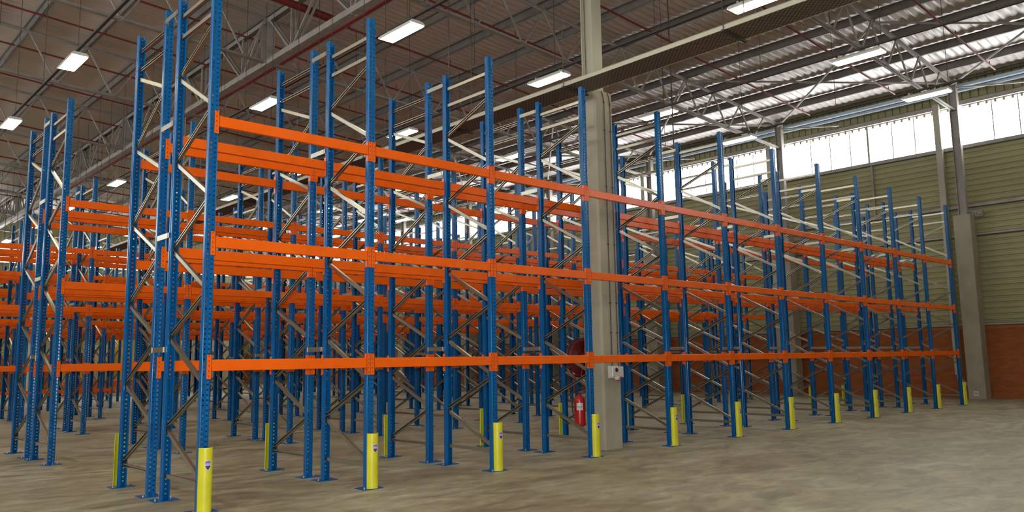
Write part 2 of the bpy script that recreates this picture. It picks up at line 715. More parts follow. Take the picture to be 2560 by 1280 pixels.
pgroup = 'steel purlins under the roof sheeting'
nvis = [p for p in PUR if p < 26]
for i, x in enumerate(nvis):
    b = MB()
    z = zr(x)
    b.box(x - 0.004, x + 0.004, Y0, FY, z - 0.24, z - 0.004)
    b.box(x - 0.004, x + 0.085, Y0, FY, z - 0.24, z - 0.234)
    b.box(x - 0.065, x + 0.004, Y0, FY, z - 0.010, z - 0.002)
    b.box(x + 0.079, x + 0.085, Y0, FY, z - 0.24, z - 0.21)
    m = len(nvis) - i
    tag(put('roof_purlin', b.mesh('roof_purlin', DARKSTEEL)), 'dark steel roof purlin, number %d counting in from the window wall' % m, 'purlin', pgroup)

# ------------------------------------------------------------------ roof trusses
def ztop(x):
    return zr(x) - 0.26


def zbot(x):
    return 9.62 + (26.0 - x) * 0.0425


GX = 7.1
for k, y in enumerate(TY):
    far = 'line %d from the camera end' % (k + 1)
    for part, (xa, xb) in enumerate(((GX + 0.1, 25.7), (X0 + 1.0, GX - 0.1))):
        if part == 0:
            lab = 'grey lattice roof truss from girder to window wall, %s' % far
        else:
            lab = 'grey lattice roof truss left of the lattice girder, %s' % far
        t = thing('roof_truss', lab, 'truss', (0, y, 0), 0, 'lattice trusses across the roof')
        b = MB()
        for s in (-1, 1):
            b.bar((xa, s * 0.045, ztop(xa)), (xb, s * 0.045, ztop(xb)), 0.07, 0.008)
            b.bar((xa, s * 0.014, ztop(xa) - 0.035), (xb, s * 0.014, ztop(xb) - 0.035), 0.008, 0.07)
        put('top_chord', b.mesh('top_chord', STEEL), t)
        b = MB()
        for s in (-1, 1):
            b.bar((xa, s * 0.045, zbot(xa)), (xb, s * 0.045, zbot(xb)), 0.07, 0.008)
            b.bar((xa, s * 0.014, zbot(xa) + 0.04), (xb, s * 0.014, zbot(xb) + 0.04), 0.008, 0.08)
        put('bottom_chord', b.mesh('bottom_chord', STEEL), t)
        tops = [p for p in PUR if xa - 0.3 < p < xb + 0.4]
        for i in range(len(tops) - 1):
            p, q = tops[i], tops[i + 1]
            mid = (p + q) / 2
            for a, yy in ((p, 0.02), (q, -0.02)):
                a = min(max(a, xa), xb)
                put('web_member', MB().bar((a, yy, ztop(a)), (mid, yy, zbot(mid)), 0.045, 0.045, up=(0, 1, 0)).mesh('web_member', STEEL), t)
        b = MB()
        for i in range(len(tops) - 1):
            mid = (tops[i] + tops[i + 1]) / 2
            b.box(mid - 0.10, mid + 0.10, -0.008, 0.008, zbot(mid) - 0.02, zbot(mid) + 0.13)
        put('gusset_plates', b.mesh('gusset_plates', STEEL), t)

# girder along Y above the inner columns
g = thing('lattice_girder', 'deep grey lattice girder running away above the inner columns', 'girder', (GX, 0, 0))
ya, yb = TY[0], TY[-1]
zb, zt = 10.36, zr(GX) - 0.30
b = MB()
b.box(-0.11, 0.11, ya, yb, zb - 0.006, zb + 0.006)
for s in (-1, 1):
    b.box(s * 0.11 - 0.005, s * 0.11 + 0.005, ya, yb, zb - 0.01, zb + 0.16)
put('bottom_chord', b.mesh('bottom_chord', STEEL), g)
b = MB()
b.box(-0.10, 0.10, ya, yb, zt - 0.006, zt + 0.006)
for s in (-1, 1):
    b.box(s * 0.10 - 0.005, s * 0.10 + 0.005, ya, yb, zt - 0.13, zt)
put('top_chord', b.mesh('top_chord', STEEL), g)
for i, y in enumerate(TY):
    b = MB()
    for s in (-1, 1):
        b.box(-0.13, 0.13, y + s * 0.15 - 0.008, y + s * 0.15 + 0.008, zb, zt)
    b.box(-0.008, 0.008, y - 0.15, y + 0.15, zb, zt)
    put('post', b.mesh('post', STEEL), g)
    if i < len(TY) - 1:
        m = (y + TY[i + 1]) / 2
        q1, q3 = (y + m) / 2, (m + TY[i + 1]) / 2
        for sx in (-0.07, 0.07):
            for (a, za), (c, zc) in (((y + .15, zt), (q1, zb)), ((q1, zb), (m, zt)), ((m, zt), (q3, zb)), ((q3, zb), (TY[i + 1] - .15, zt))):
                put('web_member', MB().bar((sx, a, za), (sx, c, zc), 0.06, 0.06, up=(1, 0, 0)).mesh('web_member', STEEL), g)
            for q in (q1, q3):
                put('web_member', MB().bar((sx, q, zb), (sx, q, zt), 0.05, 0.05, up=(1, 0, 0)).mesh('web_member', STEEL), g)

# cross bracing rods in the roof plane beside the window wall
for i in range(1, len(TY) - 1):
    b = MB()
    a, c = TY[i], TY[i + 1]
    b.tube([(25.6, a, ztop(25.6) - 0.05), (19.4, c, ztop(19.4) - 0.05)], 0.035, 8)
    b.tube([(19.4, a, ztop(19.4) - 0.12), (25.6, c, ztop(25.6) - 0.12)], 0.035, 8)
    tag(put('cross_brace', b.mesh('cross_brace', STEEL)), 'crossed roof bracing tubes beside the window wall, bay %d from the camera end' % i,
        'bracing', 'crossed bracing in the roof')

# ------------------------------------------------------------------ sprinkler pipes
for k in range(17):
    y = -4.03 + 3.085 * k
    b = MB()
    zo = 0.62
    pts = [(X0 + 2, y, zr(X0 + 2) - zo), (8.5, y, zr(8.5) - zo), (8.55, y, zr(8.55) - zo - 0.12), (16.0, y, zr(16) - zo - 0.02),
           (16.05, y, zr(16.05) - zo - 0.12), (24.5, y, zr(24.5) - zo)]
    b.tube(pts, 0.030, 8)
    x = X0 + 3.2
    while x < 24.4:
        b.tube([(x, y, zr(x) - zo - 0.02), (x, y, zr(x) - zo + 0.12)], 0.012, 6)
        x += 2.9
    o = tag(put('sprinkler_pipe', b.mesh('sprinkler_pipe', REDPIPE)), 'thin red sprinkler branch pipe across the roof, number %d from the camera end' % (k + 1),
            'pipe', 'red sprinkler branch pipes')
b = MB()
b.tube([(7.75, TY[1], 10.75), (7.75, 50, 10.75)], 0.085, 12)
tag(put('sprinkler_main', b.mesh('sprinkler_main', REDPIPE)), 'thick dark red sprinkler main running along the lattice girder', 'pipe')
b = MB()
b.tube([(8.4, 11.1, 11.2), (-2, 11.1, 11.85)], 0.11, 12)
b.tube([(8.0, 11.1, 11.22), (7.75, 11.1, 10.75)], 0.085, 12)
tag(put('sprinkler_feed', b.mesh('sprinkler_feed', REDPIPE)), 'thick dark red sprinkler pipe crossing above the lattice girder', 'pipe')

# ------------------------------------------------------------------ cable tray with hangers
t = thing('cable_tray', 'long perforated cable tray hung beside the concrete column', 'cable tray')
b = MB()
xa, xb, z0 = 6.18, 6.72, 6.04
b.box(xa, xb, Y0 + 4, 52, z0, z0 + 0.006)
put('perforated_base', b.mesh('perforated_base', TRAYM), t)
for x in (xa, xb):
    b = MB()
    b.box(x - 0.008, x + 0.008, Y0 + 4, 52, z0 - 0.003, z0 + 0.066)
    b.box(x - 0.008, x + 0.03, Y0 + 4, 52, z0 + 0.062, z0 + 0.070)
    put('side_rail', b.mesh('side_rail', CREAM), t)
y = -2.5
while y < 50:
    b = MB()
    for x in (xa - 0.02, xb + 0.02):
        b.tube([(x, y, z0 - 0.03), (x, y, zr(x) - 0.1)], 0.007, 6)
    b.bar((xa - 0.05, y, z0 - 0.025), (xb + 0.05, y, z0 - 0.025), 0.04, 0.03)
    put('hanger', b.mesh('hanger', WIRE), t)
    y += 3.085

# ------------------------------------------------------------------ lights
LX = [-3.15, 1.06, 5.48, 9.68, 13.90, 17.87]  # first line is out of view, added for its light
LYS = [-7.0, -1.12, 4.33, 10.25, 16.15, 21.9, 27.75, 33.5, 39.3, 45.1]  # first row lies outside the view, extra lamps added for lighting
ZL = 8.0


def fixture_meshes():
    b = MB()
    L, W = 0.56, 0.17
    # pan body: tapered housing above
    rows = []
    for w, l, z in ((W, L, 0.0), (W, L, 0.025), (W * 0.72, L * 0.97, 0.075), (W * 0.3, L * 0.5, 0.085)):
        rows.append([(-w, -l, z), (w, -l, z), (w, l, z), (-w, l, z)])
    b.quadgrid(rows, 0, False, True)
    b.face([(-W * .3, -L * .5, .085), (W * .3, -L * .5, .085), (W * .3, L * .5, .085), (-W * .3, L * .5, .085)])
    b.face([(-W, -L, 0.022), (-W, L, 0.022), (W, L, 0.022), (W, -L, 0.022)])
    body = b.mesh('housing', REFL)
    b = MB()
    for i in range(4):
        x = -0.12 + i * 0.08
        b.tube([(x, -L + 0.05, 0.0), (x, L - 0.05, 0.0)], 0.022, 8)
    tubes = b.mesh('tubes', TUBE)
    b = MB()
    for i in range(5):
        x = -0.16 + i * 0.08
        b.face([(x - .004, -L + .02, 0.02), (x - .004, L - .02, 0.02), (x, L - .02, -0.018), (x, -L + .02, -0.018)])
        b.face([(x + .004, -L + .02, 0.02), (x, -L + .02, -0.018), (x, L - .02, -0.018), (x + .004, L - .02, 0.02)])
    louv = b.mesh('reflector_fins', REFL)
    b = MB()
    for y in (-0.35, 0.35):
        b.tube([(0, y, 0.08), (0, y, 0.16)], 0.006, 6)
    b.lathe([(0.0, 0.16), (0.03, 0.16), (0.03, 0.085)], (0, 0.42, 0), 'z', 10)
    hang = b.mesh('mounting', WHITE)
    return body, tubes, louv, hang


FB, FT, FL, FH = fixture_meshes()
side_names = ['added line far left beyond the frame', 'first line from the left', 'second line from the left', 'third line from the left',
              'fourth line from the left', 'line nearest the window wall']
for i, x in enumerate(LX):
    for j, y in enumerate(LYS):
        t = thing('strip_light', 'lit fluorescent light, %s, place %d from the camera end' % (side_names[i], j + 1), 'light',
                  (x, y, ZL), 0, 'lit fluorescent lights hung in lines')
        put('housing', FB, t)
        put('tubes', FT, t)
        put('reflector_fins', FL, t)
        put('mounting', FH, t)
    b = MB()
    b.box(x - 0.028, x + 0.028, LYS[0] - 1, 51, ZL + 0.16, ZL + 0.20)
    tk = tag(put('light_trunking', b.mesh('light_trunking', WIRE)), 'thin dark trunking carrying the lights, %s' % side_names[i], 'trunking',
             'light trunking lines')
    y = LYS[0] - 0.4
    hm = MB().tube([(0, 0, 0.19), (0, 0, zr(x) - ZL - 0.05)], 0.007, 5).mesh('drop_wire', WIRE)
    while y < 50:
        put('drop_wire', hm, tk, (x, y, ZL))
        y += 2.88

# ------------------------------------------------------------------ inner concrete columns
def column_mesh(h, w=0.24, ch=0.035, d=None):
    b = MB()
    d = d or w
    pr = [(-w + ch, -d), (w - ch, -d), (w, -d + ch), (w, d - ch), (w - ch, d), (-w + ch, d), (-w, d - ch), (-w, -d + ch)]
    b.quadgrid([[(x, y, 0) for x, y in pr], [(x, y, h) for x, y in pr]], 0, False, True)
    b.face([(x, y, h) for x, y in pr])
    return b.mesh('concrete_column', CONC)


CM = column_mesh(6.1, d=0.21)
for i, y in enumerate((0.70, 19.96, 39.22)):
    py = y + (0.30 if i else -0.03)
    c = tag(put('concrete_column', CM, None, (GX - 0.06, py, 0)),
            ['square concrete column inside the front rack carrying fire equipment', 'concrete column in the aisle behind the third double rack',
             'farthest inner concrete column beyond the racks'][i], 'column', 'inner concrete columns')
    b = MB()
    h1 = zb - 0.02
    for s in (-1, 1):
        b.box(-0.13, 0.13, s * 0.12 - 0.008, s * 0.12 + 0.008, 6.12, h1)
    b.box(-0.008, 0.008, -0.12, 0.12, 6.12, h1)
    b.box(-0.2, 0.2, -0.2, 0.2, 6.1, 6.125)
    put('steel_post', b.mesh('steel_post', CREAM), c, (0, -0.07 if i else 0.03, 0))['label'] = 'pale painted steel post standing on the concrete'

cx0, cy0 = GX - 0.06, 0.70
# conduits on the camera side of the first column
for i, (x, zend) in enumerate(((cx0 - 0.01, 1.36), (cx0 + 0.15, 1.32))):
    b = MB()
    yf = cy0 - 0.24 - 0.012
    b.tube([(x, yf, zend), (x, yf, 5.9), (x - 0.02, yf, 6.02), (x - 0.06, yf, 6.10)], 0.009, 8)
    for z in (1.9, 2.4, 3.4, 4.4, 5.4, 5.9):
        b.box(x - 0.016, x + 0.016, yf - 0.012, yf + 0.012, z, z + 0.02)
    tag(put('conduit', b.mesh('conduit', CONDUIT)), ['left thin grey conduit down the concrete column to the socket', 'right thin grey conduit down the concrete column to the white box'][i],
        'conduit')
yf = cy0 - 0.24
t = thing('isolator_socket', 'white industrial socket with dark round hole and red lever on the column', 'socket', (cx0 - 0.01, yf, 1.26))
b = MB()
b.box(-0.10, 0.085, -0.07, 0, -0.10, 0.10)
b.quadgrid([[(-0.085, -0.07, -0.085), (0.07, -0.07, -0.085), (0.07, -0.07, 0.085), (-0.085, -0.07, 0.085)],
            [(-0.07, -0.085, -0.07), (0.055, -0.085, -0.07), (0.055, -0.085, 0.07), (-0.07, -0.085, 0.07)]], 0, False, True)
b.face([(-0.07, -0.085, -0.07), (0.055, -0.085, -0.07), (0.055, -0.085, 0.07), (-0.07, -0.085, 0.07)])
put('box', b.mesh('box', WHITE), t)
b = MB()
b.lathe([(0.0, -0.093), (0.034, -0.093), (0.036, -0.084)], (0.02, 0, 0.03), 'y', 16)
put('socket_hole', b.mesh('socket_hole', BLACK), t)['label'] = 'black round socket opening'
b = MB()
b.lathe([(0.0, -0.12), (0.035, -0.12), (0.035, -0.05)], (0.03, 0, -0.105), 'y', 16)
put('socket_spout', b.mesh('socket_spout', WHITE), t)
b = MB()
b.tube([(0.075 * math.cos(a) + 0.02, -0.115, -0.085 + 0.06 * math.sin(a)) for a in [(-1.9 + 0.2 * i) for i in range(11)]], 0.011, 8)
put('lever', b.mesh('lever', RED), t)['label'] = 'small dark red hook lever'
t = thing('junction_box', 'small square white box right of the column socket', 'box', (cx0 + 0.165, yf, 1.255))
b = MB()
b.box(-0.07, 0.07, -0.045, 0, -0.09, 0.09)
b.box(-0.06, 0.06, -0.052, -0.045, -0.08, 0.08)
put('box', b.mesh('box', WHITE), t)

# fire extinguisher on the left side of the column
ex, ey = 6.785, 0.985
t = thing('fire_extinguisher', 'red fire extinguisher hanging low on the concrete column', 'fire extinguisher', (ex, ey, 0.36))
b = MB()
b.lathe([(0.0, 0.0), (0.075, 0.0), (0.09, 0.02), (0.092, 0.05), (0.092, 0.42), (0.085, 0.46), (0.06, 0.495), (0.03, 0.51), (0.025, 0.53), (0.0, 0.53)], n=24)
put('cylinder', b.mesh('cylinder', RED), t)
b = MB()
b.lathe([(0.022, 0.52), (0.022, 0.56), (0.0, 0.56)], n=12)
b.bar((-0.02, 0, 0.565), (0.05, -0.08, 0.60), 0.02, 0.012)
b.bar((-0.02, 0, 0.55), (0.05, -0.08, 0.555), 0.02, 0.012)
put('valve', b.mesh('valve', BLACK), t)
b = MB()
b.tube([(0.0, 0.02, 0.545), (-0.06, 0.07, 0.56), (-0.10, 0.075, 0.50), (-0.105, 0.07, 0.35), (-0.10, 0.06, 0.2)], 0.011, 8)
put('hose', b.mesh('hose', BLACK), t)
b = MB()
a0 = math.atan2(-0.80, -0.60)
rows = [[(0.0935 * math.cos(a0 - 0.75 + 0.15 * i), 0.0935 * math.sin(a0 - 0.75 + 0.15 * i), z) for i in range(9)] for z in (0.27, 0.39)]
b.quadgrid(rows, 0, True)
rows = [[(0.0945 * math.cos(a0 - 0.6 + 0.15 * i), 0.0945 * math.sin(a0 - 0.6 + 0.15 * i), z) for i in range(7)] for z in (0.315, 0.335)]
b.quadgrid(rows, 1, True)
put('instruction_label', b.mesh('instruction_label', [WHITE, STEEL]), t)['label'] = 'white instruction label'
b = MB()
b.box(0.085, 0.125, -0.03, 0.03, 0.30, 0.46)
    #
put('wall_bracket', b.mesh('wall_bracket', STEEL), t)

# fire hose reel
t = thing('fire_hose_reel', 'dark red fire hose reel half hidden behind the concrete column', 'hose reel', (6.83, 0.885, 1.50), -PI / 2)
b = MB()
for zc in (-0.02, -0.11):
    b.tube([(zc, 0.325 * math.cos(2 * PI * i / 32), 0.325 * math.sin(2 * PI * i / 32)) for i in range(33)], 0.012, 6, caps=False)
    b.lathe([(0.0, zc), (0.095, zc), (0.10, zc - 0.01), (0.0, zc - 0.012)], (0, 0, 0), 'x', 24)
    for i in range(6):
        a = PI * i / 3 + 0.3
        b.tube([(zc, 0.08 * math.cos(a), 0.08 * math.sin(a)), (zc, 0.325 * math.cos(a), 0.325 * math.sin(a))], 0.009, 6)
b.lathe([(0.10, -0.11), (0.10, -0.02)], (0, 0, 0), 'x', 24)
put('drum', b.mesh('drum', REELRED), t)
b = MB()
for r in (0.13, 0.155, 0.18, 0.205, 0.23, 0.255, 0.28):
    for kx in range(5):
        xx = -0.098 + kx * 0.016
        ring = [(xx, r * math.cos(2 * PI * i / 28), r * math.sin(2 * PI * i / 28)) for i in range(29)]
        if r in (0.28, 0.255) or kx in (0, 4):
            b.tube(ring, 0.0125, 6, caps=False)
put('hose_coil', b.mesh('hose_coil', HOSE), t)
b = MB()
b.box(-0.015, 0.0, -0.04, 0.06, -0.06, 0.06)
b.tube([(-0.12, 0, 0), (0, 0, 0)], 0.03, 12)
put('wall_mount', b.mesh('wall_mount', RED), t)
b = MB()
b.tube([(-0.16, -0.05, -0.28), (-0.18, -0.10, -0.38), (-0.16, -0.10, -0.52), (-0.12, 0.0, -0.60), (-0.10, 0.14, -0.58), (-0.10, 0.18, -0.45)], 0.017, 8)
b.tube([(-0.10, 0.18, -0.45), (-0.10, 0.17, -0.36)], 0.026, 8)
put('hanging_hose', b.mesh('hanging_hose', HOSE), t)
b = MB()
b.tube([(-0.03, 0.16, -1.5), (-0.03, 0.16, -0.1), (-0.03, 0.05, 0.0)], 0.016, 8)
put('supply_pipe', b.mesh('supply_pipe', RED), t)

# hanging thin cable among the racks
b = MB()
b.tube([(12.30, 2.80, 0.0), (12.32, 2.80, 1.2), (12.36, 2.80, 3.0), (12.42, 2.82, 5.0), (12.45, 2.85, zr(12.45) - 0.15)], 0.016, 6)
tag(put('drop_cable', b.mesh('drop_cable', WIRE)), 'thin brown pipe dropping to the floor behind the nearest double rack', 'cable')

# ------------------------------------------------------------------ right wall
ZB, ZW0, ZW1 = 2.38, 8.52, 9.93
b = MB()
b.box(WX, WX + 0.25, Y0, FY, 0, ZB - 0.10)
b.box(WX - 0.02, WX + 0.25, Y0, FY, ZB - 0.10, ZB, 1)
w = tag(put('wall_right', b.mesh('wall_right', [BRICKX, SOLDIER])), kind='structure')


def hclad(x, y0, y1, z0, z1, pitch=0.19):
    """sheeting with horizontal ribs on a plane x"""
    b = MB()
    zz = z0
    prof = []
    while zz < z1 - 0.01:
        for dz, dx in ((0, 0.0), (0.115, 0.0), (0.135, 0.030), (0.170, 0.030)):
            if zz + dz < z1:
                prof.append((x + dx, zz + dz))
        zz += pitch
    prof.append((x, z1))
    b.quadgrid([[(px, y0, pz) for px, pz in prof], [(px, y1, pz) for px, pz in prof]])
    b.face([(x + 0.1, y0, z0), (x + 0.1, y1, z0), (x + 0.1, y1, z1), (x + 0.1, y0, z1)])
    return b.mesh('cladding', CLAD)


put('cladding', hclad(WX + 0.02, Y0, FY, ZB, ZW0), w)
b = MB()
yy = Y0
prof = []
while yy < FY:
    for dy, dx in ((0, 0.0), (0.205, 0.0), (0.215, 0.05), (0.245, 0.05)):
        prof.append((WX + 0.04 + dx, yy + dy))
    yy += 0.26
prof = [p for p in prof if p[1] < FY]
b.quadgrid([[(px, py, ZW1 + 0.02) for px, py in prof], [(px, py, zr(WX) + 0.16) for px, py in prof]])
b.face([(WX + 0.12, Y0, ZW1), (WX + 0.12, FY, ZW1), (WX + 0.12, FY, zr(WX) + 0.16), (WX + 0.12, Y0, zr(WX) + 0.16)])
put('upper_cladding', b.mesh('upper_cladding', CLAD), w)


def girt(z, h=0.10, d=0.10, m=STEEL, x=WX):
    b = MB()
    b.box(x - d, x + 0.02, Y0, FY, z - h / 2, z - h / 2 + 0.01)
    b.box(x - d, x - d + 0.008, Y0, FY, z - h / 2, z + h / 2)
    b.box(x - d, x + 0.02, Y0, FY, z + h / 2 - 0.01, z + h / 2)
    return b.mesh('girt', m)


for i, (z, h, m) in enumerate(((ZB + 0.03, 0.08, STEEL), (5.42, 0.09, STEEL), (6.42, 0.13, STEEL), (ZW0 - 0.06, 0.13, STEEL), (ZW1 + 0.09, 0.16, STEEL))):
    tag(put('trim_%d' % (i + 1), girt(z, h, 0.12, m)), kind='structure')

# windows between the column lines
wn = 0
for k in range(len(TY)):
    ya = Y0 if k == 0 else TY[k - 1]
    yb = TY[k]
    if k == 0:
        ya = yb - 6.42
    wn += 1
    wroot = MB()
    # frame
    wroot.box(WX + 0.02, WX + 0.06, ya + 0.05, yb - 0.05, ZW0, ZW0 + 0.03)
    wroot.box(WX + 0.02, WX + 0.06, ya + 0.05, yb - 0.05, ZW1 - 0.02, ZW1 + 0.01)
    mid = (ya + yb) / 2
    wroot.box(WX - 0.02, WX + 0.06, mid - 0.035, mid + 0.035, ZW0, ZW1)
    wo = tag(put('window_%d' % wn, wroot.mesh('window_frame', STEEL)), kind='structure')
    for (p, q) in ((ya, mid - 0.03), (mid + 0.03, yb)):
        b = MB()
        ys = []
        yy = p
        while yy < q:
            ys.append(yy)
            yy += 0.065
        ys.append(q)
        rr = []
        for i, yy in enumerate(ys):
            dx = 0.018 if (i % 4) in (0, 1) else -0.018
            rr.append((WX + 0.055 + dx, yy))
        b.quadgrid([[(px, py, ZW0) for px, py in rr], [(px, py, ZW1) for px, py in rr]])
        put('pane', b.mesh('pane', PANE), wo)
    b = MB()
    yy = ya + 0.78
    while yy < yb - 0.3:
        if abs(yy - mid) > 0.3:
            b.box(WX + 0.024, WX + 0.034, yy - 0.016, yy + 0.016, ZW0, ZW1)
        yy += 0.78
    put('sheet_joints', b.mesh('sheet_joints', STEEL), wo)
    # scalloped closer along the head
    b = MB()
    yy = ya + 0.1
    while yy < yb - 0.1:
        b.box(WX + 0.018, WX + 0.03, yy, yy + 0.075, ZW1 - 0.11, ZW1)
        yy += 0.26
    put('head_closer', b.mesh('head_closer', CLAD), wo)
for k in range(len(TY)):
    # mid-bay hanger on the cladding below
    b = MB()
    y = TY[k] - 3.3
    b.box(WX - 0.09, WX - 0.03, y - 0.03, y + 0.03, 6.45, ZW0 - 0.12)
    tag(put('trim_%d' % (10 + k), b.mesh('sag_post', STEEL)), kind='structure')

# wall columns, posts and downpipes
CW = column_mesh(6.02, 0.26, 0.02)
for k, y in enumerate(TY):
    c = tag(put('concrete_column', CW, None, (WX - 0.62, y, 0)), 'concrete column against the brick and olive window wall, number %d from the camera end' % (k + 1),
            'column', 'concrete columns along the window wall')
    b = MB()
    for s in (-1, 1):
        b.box(-0.10, 0.10, s * 0.12 - 0.008, s * 0.12 + 0.008, 6.04, ztop(25.7) + 0.1)
    b.box(-0.008, 0.008, -0.12, 0.12, 6.04, ztop(25.7) + 0.1)
    b.box(-0.16, 0.16, -0.16, 0.16, 6.02, 6.045)
    b.bar((0.0, -0.1, ztop(25.7) - 0.2), (0.0, -2.4, 10.05), 0.05, 0.05)
    put('steel_post', b.mesh('steel_post', STEEL), c, (0.02, 0, 0))['label'] = 'grey steel post above the concrete'
    b = MB()
    x = WX - 0.20
    b.box(x - 0.09, x + 0.09, y + 0.60, y + 0.80, 0.75, 10.1)
    b.tube([(x, y + 0.70, 0.8), (x, y + 0.70, 0.62), (x - 0.0, y + 0.62, 0.50), (x + 0.12, y + 0.54, 0.45)], 0.085, 10)
    b.box(x - 0.10, x + 0.10, y + 0.59, y + 0.81, 6.36, 6.40)
    b.box(x - 0.10, x + 0.10, y + 0.59, y + 0.81, 8.44, 8.48)
    tag(put('downpipe', b.mesh('downpipe', CREAM)), 'pale square rainwater downpipe beside wall column number %d from the camera end' % (k + 1), 'downpipe',
        'downpipes along the window wall')

# blue grey pipes under the eaves
for i, (x, z, r) in enumerate(((25.94, 10.53, 0.075), (26.04, 10.40, 0.060))):
    b = MB()
    b.tube([(x, Y0 + 2, z), (x, 50, z)], r, 12)
    tag(put('eaves_pipe', b.mesh('eaves_pipe', BLUEPIPE)), ['upper thicker pale blue pipe under the eaves above the windows', 'lower thinner pale blue pipe under the eaves above the windows'][i],
        'pipe')
# emergency unit on the wall column
t = thing('emergency_light', 'grey emergency light unit beside the top of the nearest wall column', 'light', (WX - 0.30, TY[2] - 0.30, 6.0))
b = MB()
b.box(-0.06, 0.06, -0.20, 0.20, -0.02, 0.18)
put('case', b.mesh('case', STEEL), t)
b = MB()
for s in (-1, 1):
    b.lathe([(0.0, -0.12), (0.075, -0.13), (0.06, -0.06)], (0, s * 0.11, 0.08), 'x', 14)
put('lamp_heads', b.mesh('lamp_heads', STEEL), t)
b = MB()
b.tube([(0, 0.12, 0), (0.0, 0.10, -0.15), (0, 0.02, -0.3), (0.02, 0.02, -0.5)], 0.01, 6)
put('cable', b.mesh('cable', STEEL), t)
b = MB()
b.box(-0.004, 0, -0.075, 0.075, -0.075, 0.075)
b.box(-0.005, -0.004, -0.05, 0.05, -0.02, 0.03, 1)
tag(put('wall_plate', b.mesh('wall_plate', [WHITE, STEEL]), None, (WX - 0.62 - 0.26, TY[2] + 0.02, 0.17)), 'small square white plate low on the nearest wall column', 'plate')

# ------------------------------------------------------------------ far wall
b = MB()
b.box(X0 - 4, WX + 0.25, FY, FY + 0.25, 0, ZB)
w = tag(put('wall_back', b.mesh('wall_back', BRICKY)), kind='structure')
b = MB()
prof = []
zz = ZB
while zz < ZW0 - 0.01:
    for dz, dx in ((0, 0.0), (0.115, 0.0), (0.135, 0.03), (0.17, 0.03)):
        if zz + dz < ZW0:
            prof.append((FY + 0.02 + dx, zz + dz))
    zz += 0.19
prof.append((FY + 0.02, ZW0))
b.quadgrid([[(X0 - 4, py, pz) for py, pz in prof], [(WX, py, pz) for py, pz in prof]])
xs = [X0 - 4 + i * 0.13 for i in range(int((WX - X0 + 4) / 0.13))] + [WX]
b.quadgrid([[(x, FY + 0.03 + (0.02 if i % 2 else -0.02), ZW1) for i, x in enumerate(xs)],
            [(x, FY + 0.03 + (0.02 if i % 2 else -0.02), zr(x) + 0.16) for i, x in enumerate(xs)]])
put('cladding', b.mesh('cladding', CLAD), w)
for k in range(6):
    xb = WX - 0.3 - 6.42 * k
    xa = xb - 6.3
    b = MB()
    b.box(xa, xb, FY - 0.02, FY + 0.03, ZW0, ZW0 + 0.05)
    b.box(xa, xb, FY - 0.02, FY + 0.03, ZW1 - 0.05, ZW1)
    for f in (0, 0.25, 0.5, 0.75, 1):
        x = xa + (xb - xa) * f
        b.box(x - 0.04, x + 0.04, FY - 0.04, FY + 0.03, ZW0, ZW1)
    wo = tag(put('window_%d' % (30 + k), b.mesh('window_frame', STEEL)), kind='structure')
    b = MB()
    b.face([(xa, FY + 0.05, ZW0), (xb, FY + 0.05, ZW0), (xb, FY + 0.05, ZW1), (xa, FY + 0.05, ZW1)])
    put('pane', b.mesh('pane', PANE), wo)

# ------------------------------------------------------------------ left wall with its own window strip
XL = X0 - 0.3
b = MB()
b.box(XL - 0.25, XL, Y0, FY, 0, ZB)
w = tag(put('wall_left', b.mesh('wall_left', BRICKX)), kind='structure')
b = MB()
ZL0, ZL1 = 8.6, 11.0
zz = ZB
prof = []
while zz < ZL0 - 0.01:
    for dz, dx in ((0, 0.0), (0.115, 0.0), (0.135, 0.03), (0.17, 0.03)):
        if zz + dz < ZL0:
            prof.append((XL - 0.02 - dx, zz + dz))
    zz += 0.19
prof.append((XL - 0.02, ZL0))
b.quadgrid([[(px, Y0, pz) for px, pz in prof], [(px, FY, pz) for px, pz in prof]])
b.box(XL - 0.05, XL - 0.02, Y0, FY, ZL1, zr(XL) + 0.16)
put('cladding', b.mesh('cladding', CLAD), w)
for k in range(len(TY)):
    ya, yb = TY[k] - 6.42, TY[k]
    b = MB()
    for yy in (ya, (ya + yb) / 2, yb - 0.08):
        b.box(XL - 0.04, XL + 0.02, yy, yy + 0.08, ZL0, ZL1)
    b.box(XL - 0.04, XL + 0.03, ya, yb, ZL0 - 0.06, ZL0)
    wo = tag(put('window_%d' % (40 + k), b.mesh('window_frame', STEEL)), kind='structure')
    b = MB()
    b.face([(XL - 0.03, ya, ZL0), (XL - 0.03, yb, ZL0), (XL - 0.03, yb, ZL1), (XL - 0.03, ya, ZL1)])
    put('pane', b.mesh('pane', PANE), wo)

# ------------------------------------------------------------------ stock at the far end (seen in gaps between the racks)
def pallet_load(x, y, w, d, h, m, lab, grp='wrapped pallet loads at the far end'):
    t = thing('pallet_load', lab, 'pallet load', (x, y, 0), 0, grp)
    b = MB()
    for xx in (-w / 2, -0.05, w / 2 - 0.1):
        b.box(xx, xx + 0.1, -d / 2, d / 2, 0, 0.1)
    for i in range(6):
        yy = -d / 2 + i * (d - 0.1) / 5
        b.box(-w / 2, w / 2, yy, yy + 0.1, 0.1, 0.13)
    put('pallet', b.mesh('pallet', CARTON), t)
    b = MB()
    nx, nz_ = 2, max(2, int(h / 0.45))
    for i in range(nx):
        for k in range(nz_):
            z0 = 0.13 + k * h / nz_
            b.box(-w / 2 + i * w / nx + 0.01, -w / 2 + (i + 1) * w / nx - 0.01, -d / 2 + 0.01, d / 2 - 0.01, z0 + 0.005, z0 + h / nz_ - 0.005)
    put('cartons', b.mesh('cartons', m), t)


